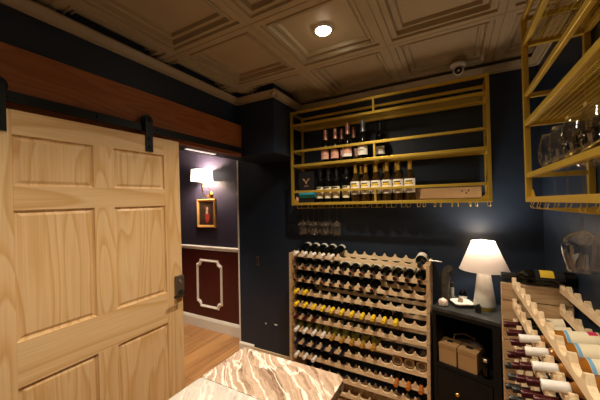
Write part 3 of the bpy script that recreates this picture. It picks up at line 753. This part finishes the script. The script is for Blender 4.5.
b = NB(); lathe(b, [(.0175, .098), (.0175, .114), (.015, .117)], 20); obj('lid', b, M['silver'], t, True)

# ------------------------------------------------------------------ things on the cabinet
TZ = -.71
t = empty('table_lamp', (.158, 2.195, TZ), 0, 'white stone table lamp with a glowing pale shade on the cabinet', 'lamp')
b = NB(); lathe(b, [(.050, 0), (.051, .004), (.051, .022), (.046, .028)], 28); obj('foot', b, M['gold'], t, True)
b = NB()
rows = []
for s_, z in ((.062, .026), (.063, .034), (.038, .232), (.035, .238)):
    rows.append([b.verts.new((s_*math.cos(2*PI*k/28), s_*math.sin(2*PI*k/28), z)) for k in range(28)])
for r0, r1 in zip(rows, rows[1:]):
    for q in range(28): b.faces.new((r0[q], r0[(q+1) % 28], r1[(q+1) % 28], r1[q]))
b.faces.new(rows[0][::-1]); b.faces.new(rows[-1])
obj('base', b, M['marble_lamp'], t, True)
b = NB(); lathe(b, [(.022, .238), (.022, .244), (.010, .250), (.009, .30), (.013, .302), (.013, .33)], 20); obj('socket', b, M['gold_bright'], t, True)
shm = mat('fabric_lamp_shade', (.60, .52, .46), .8)
nt = shm.node_tree; tr = nt.nodes.new('ShaderNodeBsdfTranslucent'); tr.inputs[0].default_value = (.50, .42, .37, 1)
mx = nt.nodes.new('ShaderNodeMixShader'); mx.inputs[0].default_value = .19
nt.links.new(bsdf(shm).outputs[0], mx.inputs[1]); nt.links.new(tr.outputs[0], mx.inputs[2]); nt.links.new(mx.outputs[0], nt.nodes['Material Output'].inputs[0])
b = NB(); lathe(b, [(.140, .256), (.066, .440)], 48, None, False, False); obj('shade', b, shm, t, True)
b = NB()
for r_, z in ((.1405, .2565), (.0665, .4395)):
    tube(b, [(r_*math.cos(2*PI*k/48), r_*math.sin(2*PI*k/48), z) for k in range(49)], .0016, 6)
for a in (0, 2*PI/3, 4*PI/3): tube(b, [(.013*math.cos(a), .013*math.sin(a), .315), (.064*math.cos(a), .064*math.sin(a), .437)], .0014, 6)
obj('shade_rim', b, M['white_paper'], t, True)
b = NB(); lathe(b, [(.012, .33), (.020, .345), (.026, .365), (.022, .388), (.010, .398)], 20); obj('bulb', b, mat('lamp_bulb', (1, .9, .8), .3, emis=(1, .85, .65), es=6), t, True)
l = bpy.data.lights.new('lamp_glow', 'POINT'); l.energy = LAMP_W; l.color = LAMP_COL; l.shadow_soft_size = .03
lo = bpy.data.objects.new('lamp_glow', l); link(lo, t); lo.location = (0, 0, .405)

t = empty('bottle_opener_stand', (-.070, 2.25, TZ), ang, 'tall dark upright wine opener at the back left of the cabinet top', 'wine opener')
b = NB(); lathe(b, [(.024, 0), (.025, .004), (.022, .012)], 20); obj('base', b, M['iron'], t, True)
b = NB(); prism(b, [(-.013, .012), (.013, .012), (.016, .10), (.020, .17), (.018, .205), (.034, .232), (.030, .250), (.012, .255), (-.004, .235), (-.010, .19), (-.014, .10)], .022, 'y', -.011)
obj('body', b, mottled('aged_dark_metal', (.045, .04, .03), (.11, .10, .08), 25, .35, metal=.4), t)
for v_ in t.children[-1].data.vertices: v_.co.x *= 1.5; v_.co.y *= 1.3
b = NB(); tube(b, [(.020, -.0, .235), (.040, -.0, .225), (.046, 0, .195)], .005, 8); obj('handle', b, M['iron'], t, True)
t = empty('slim_vase', (-.028, 2.27, TZ), 0, 'slim grey green bottle stopper case beside the tall opener', 'case')
b = NB(); lathe(b, [(.011, 0), (.012, .003), (.012, .095), (.010, .10)], 16); obj('case_body', b, mat('grey_green', (.22, .23, .18), .35), t, True)
b = NB(); lathe(b, [(.0125, .1), (.0125, .125), (.009, .132)], 16); obj('cap', b, M['iron'], t, True)
t = empty('pink_pot', (-.083, 2.145, TZ), 0, 'small pinkish white pot at the left front of the cabinet top', 'pot')
b = NB(); lathe(b, [(.016, 0), (.026, .006), (.030, .022), (.026, .038), (.022, .042), (.020, .036), (.02, .034)], 22); obj('pot_body', b, mottled('pink_marbled_glaze', (.42, .24, .19), (.75, .66, .58), 40, .3), t, True)
b = NB(); lathe(b, [(.020, .036), (.012, .046), (.004, .052)], 18); obj('lid', b, M['white_paper'], t, True)
t = empty('square_tray', (.028, 2.20, TZ), ang+.75, 'square white tray with black base on the cabinet top', 'tray')
def rsq(h, r, n=6):
    pts = []
    for (sx, sy, a0) in ((1, 1, 0), (-1, 1, PI/2), (-1, -1, PI), (1, -1, 1.5*PI)):
        for k in range(n+1): a = a0+PI/2*k/n; pts.append((sx*(h-r)+r*math.cos(a), sy*(h-r)+r*math.sin(a)))
    return pts
b = NB(); prism(b, rsq(.060, .024), .022, 'z', 0); obj('tray_base', b, M['black'], t, True)
b = NB(); prism(b, rsq(.060, .024), .006, 'z', .022)
bmesh.ops.bevel(b, geom=[e for e in b.edges if all(v.co.z > .0275 for v in e.verts)], offset=.003, segments=2, affect='EDGES'); obj('tray_plate', b, M['white_paper'], t, True)
t = empty('tealight_cup', (.020, 2.18, TZ+.028), 0, 'small tan cup standing on the white tray', 'cup')
b = NB(); lathe(b, [(.014, 0), (.016, .003), (.017, .022), (.014, .022), (.013, .014)], 20); obj('cup_body', b, mottled('tan_glaze', (.30, .2, .15), (.5, .38, .3), 40, .4), t, True)
b = NB(); lathe(b, [(.0125, .0142), (.0125, .016)], 16); obj('wax', b, M['black'], t)
for k, (x, y) in enumerate(((.026, 2.325), (.050, 2.33))):
    t = empty('stopper_bottle', (x, y, TZ), 0, ['left of two tiny dark bottles behind the tray', 'right of two tiny dark bottles behind the tray'][k], 'bottle', 'tiny bottles behind the tray')
    b = NB(); lathe(b, [(.012, 0), (.014, .003), (.014, .042), (.007, .052), (.006, .060)], 16); obj('glass_body', b, M['bottle_dark'], t, True)
    b = NB(); lathe(b, [(.006, .060), (.009, .066), (.009, .076), (.004, .080)], 16); obj('stopper', b, M['iron'], t, True)
    b = NB(); lathe(b, [(.0143, .012), (.0143, .03)], 16, None, False, False); obj('label', b, M['white_paper'], t, True)
t = empty('black_holder', (.116, 2.10, TZ), ang, 'small black holder in front of the lamp foot', 'holder')
b = NB(); prism(b, [(-.015, 0), (.015, 0), (.015, .036), (.006, .056), (-.006, .052), (-.015, .034)], .022, 'y', -.011)
bmesh.ops.bevel(b, geom=b.edges[:], offset=.002, segments=2, affect='EDGES'); obj('body', b, M['black'], t, True)
obj('slot', bx(-.008, .008, -.0125, -.0105, .012, .030), M['iron'], t)

# ------------------------------------------------------------------ security camera
t = empty('security_camera', (.048, 2.30, CZ), 0, 'white dome security camera at the ceiling above the back shelf', 'camera')
b = NB(); lathe(b, [(.052, 0), (.052, -.012), (.046, -.020), (.036, -.024)], 28); obj('mount', b, M['white'], t, True)
aim = (Vector((0, 0, -.15))-Vector((.048, 2.30, CZ-.05))).normalized(); rot = aim.to_track_quat('Z', 'Y').to_matrix().to_4x4()
b = NB(); bmesh.ops.create_uvsphere(b, u_segments=28, v_segments=18, radius=.036, matrix=Matrix.Translation((0, 0, -.043))); ball = obj('ball', b, M['white'], t, True)
b = NB(); mm = Matrix.Translation((0, 0, -.043)) @ rot; lathe(b, [(.024, .026), (.024, .036), (.020, .037)], 24, mm); obj('lens_face', b, M['black'], ball, True)
b = NB(); lathe(b, [(.008, .037), (.008, .039)], 16, mm); obj('lens', b, M['silver'], ball, True)
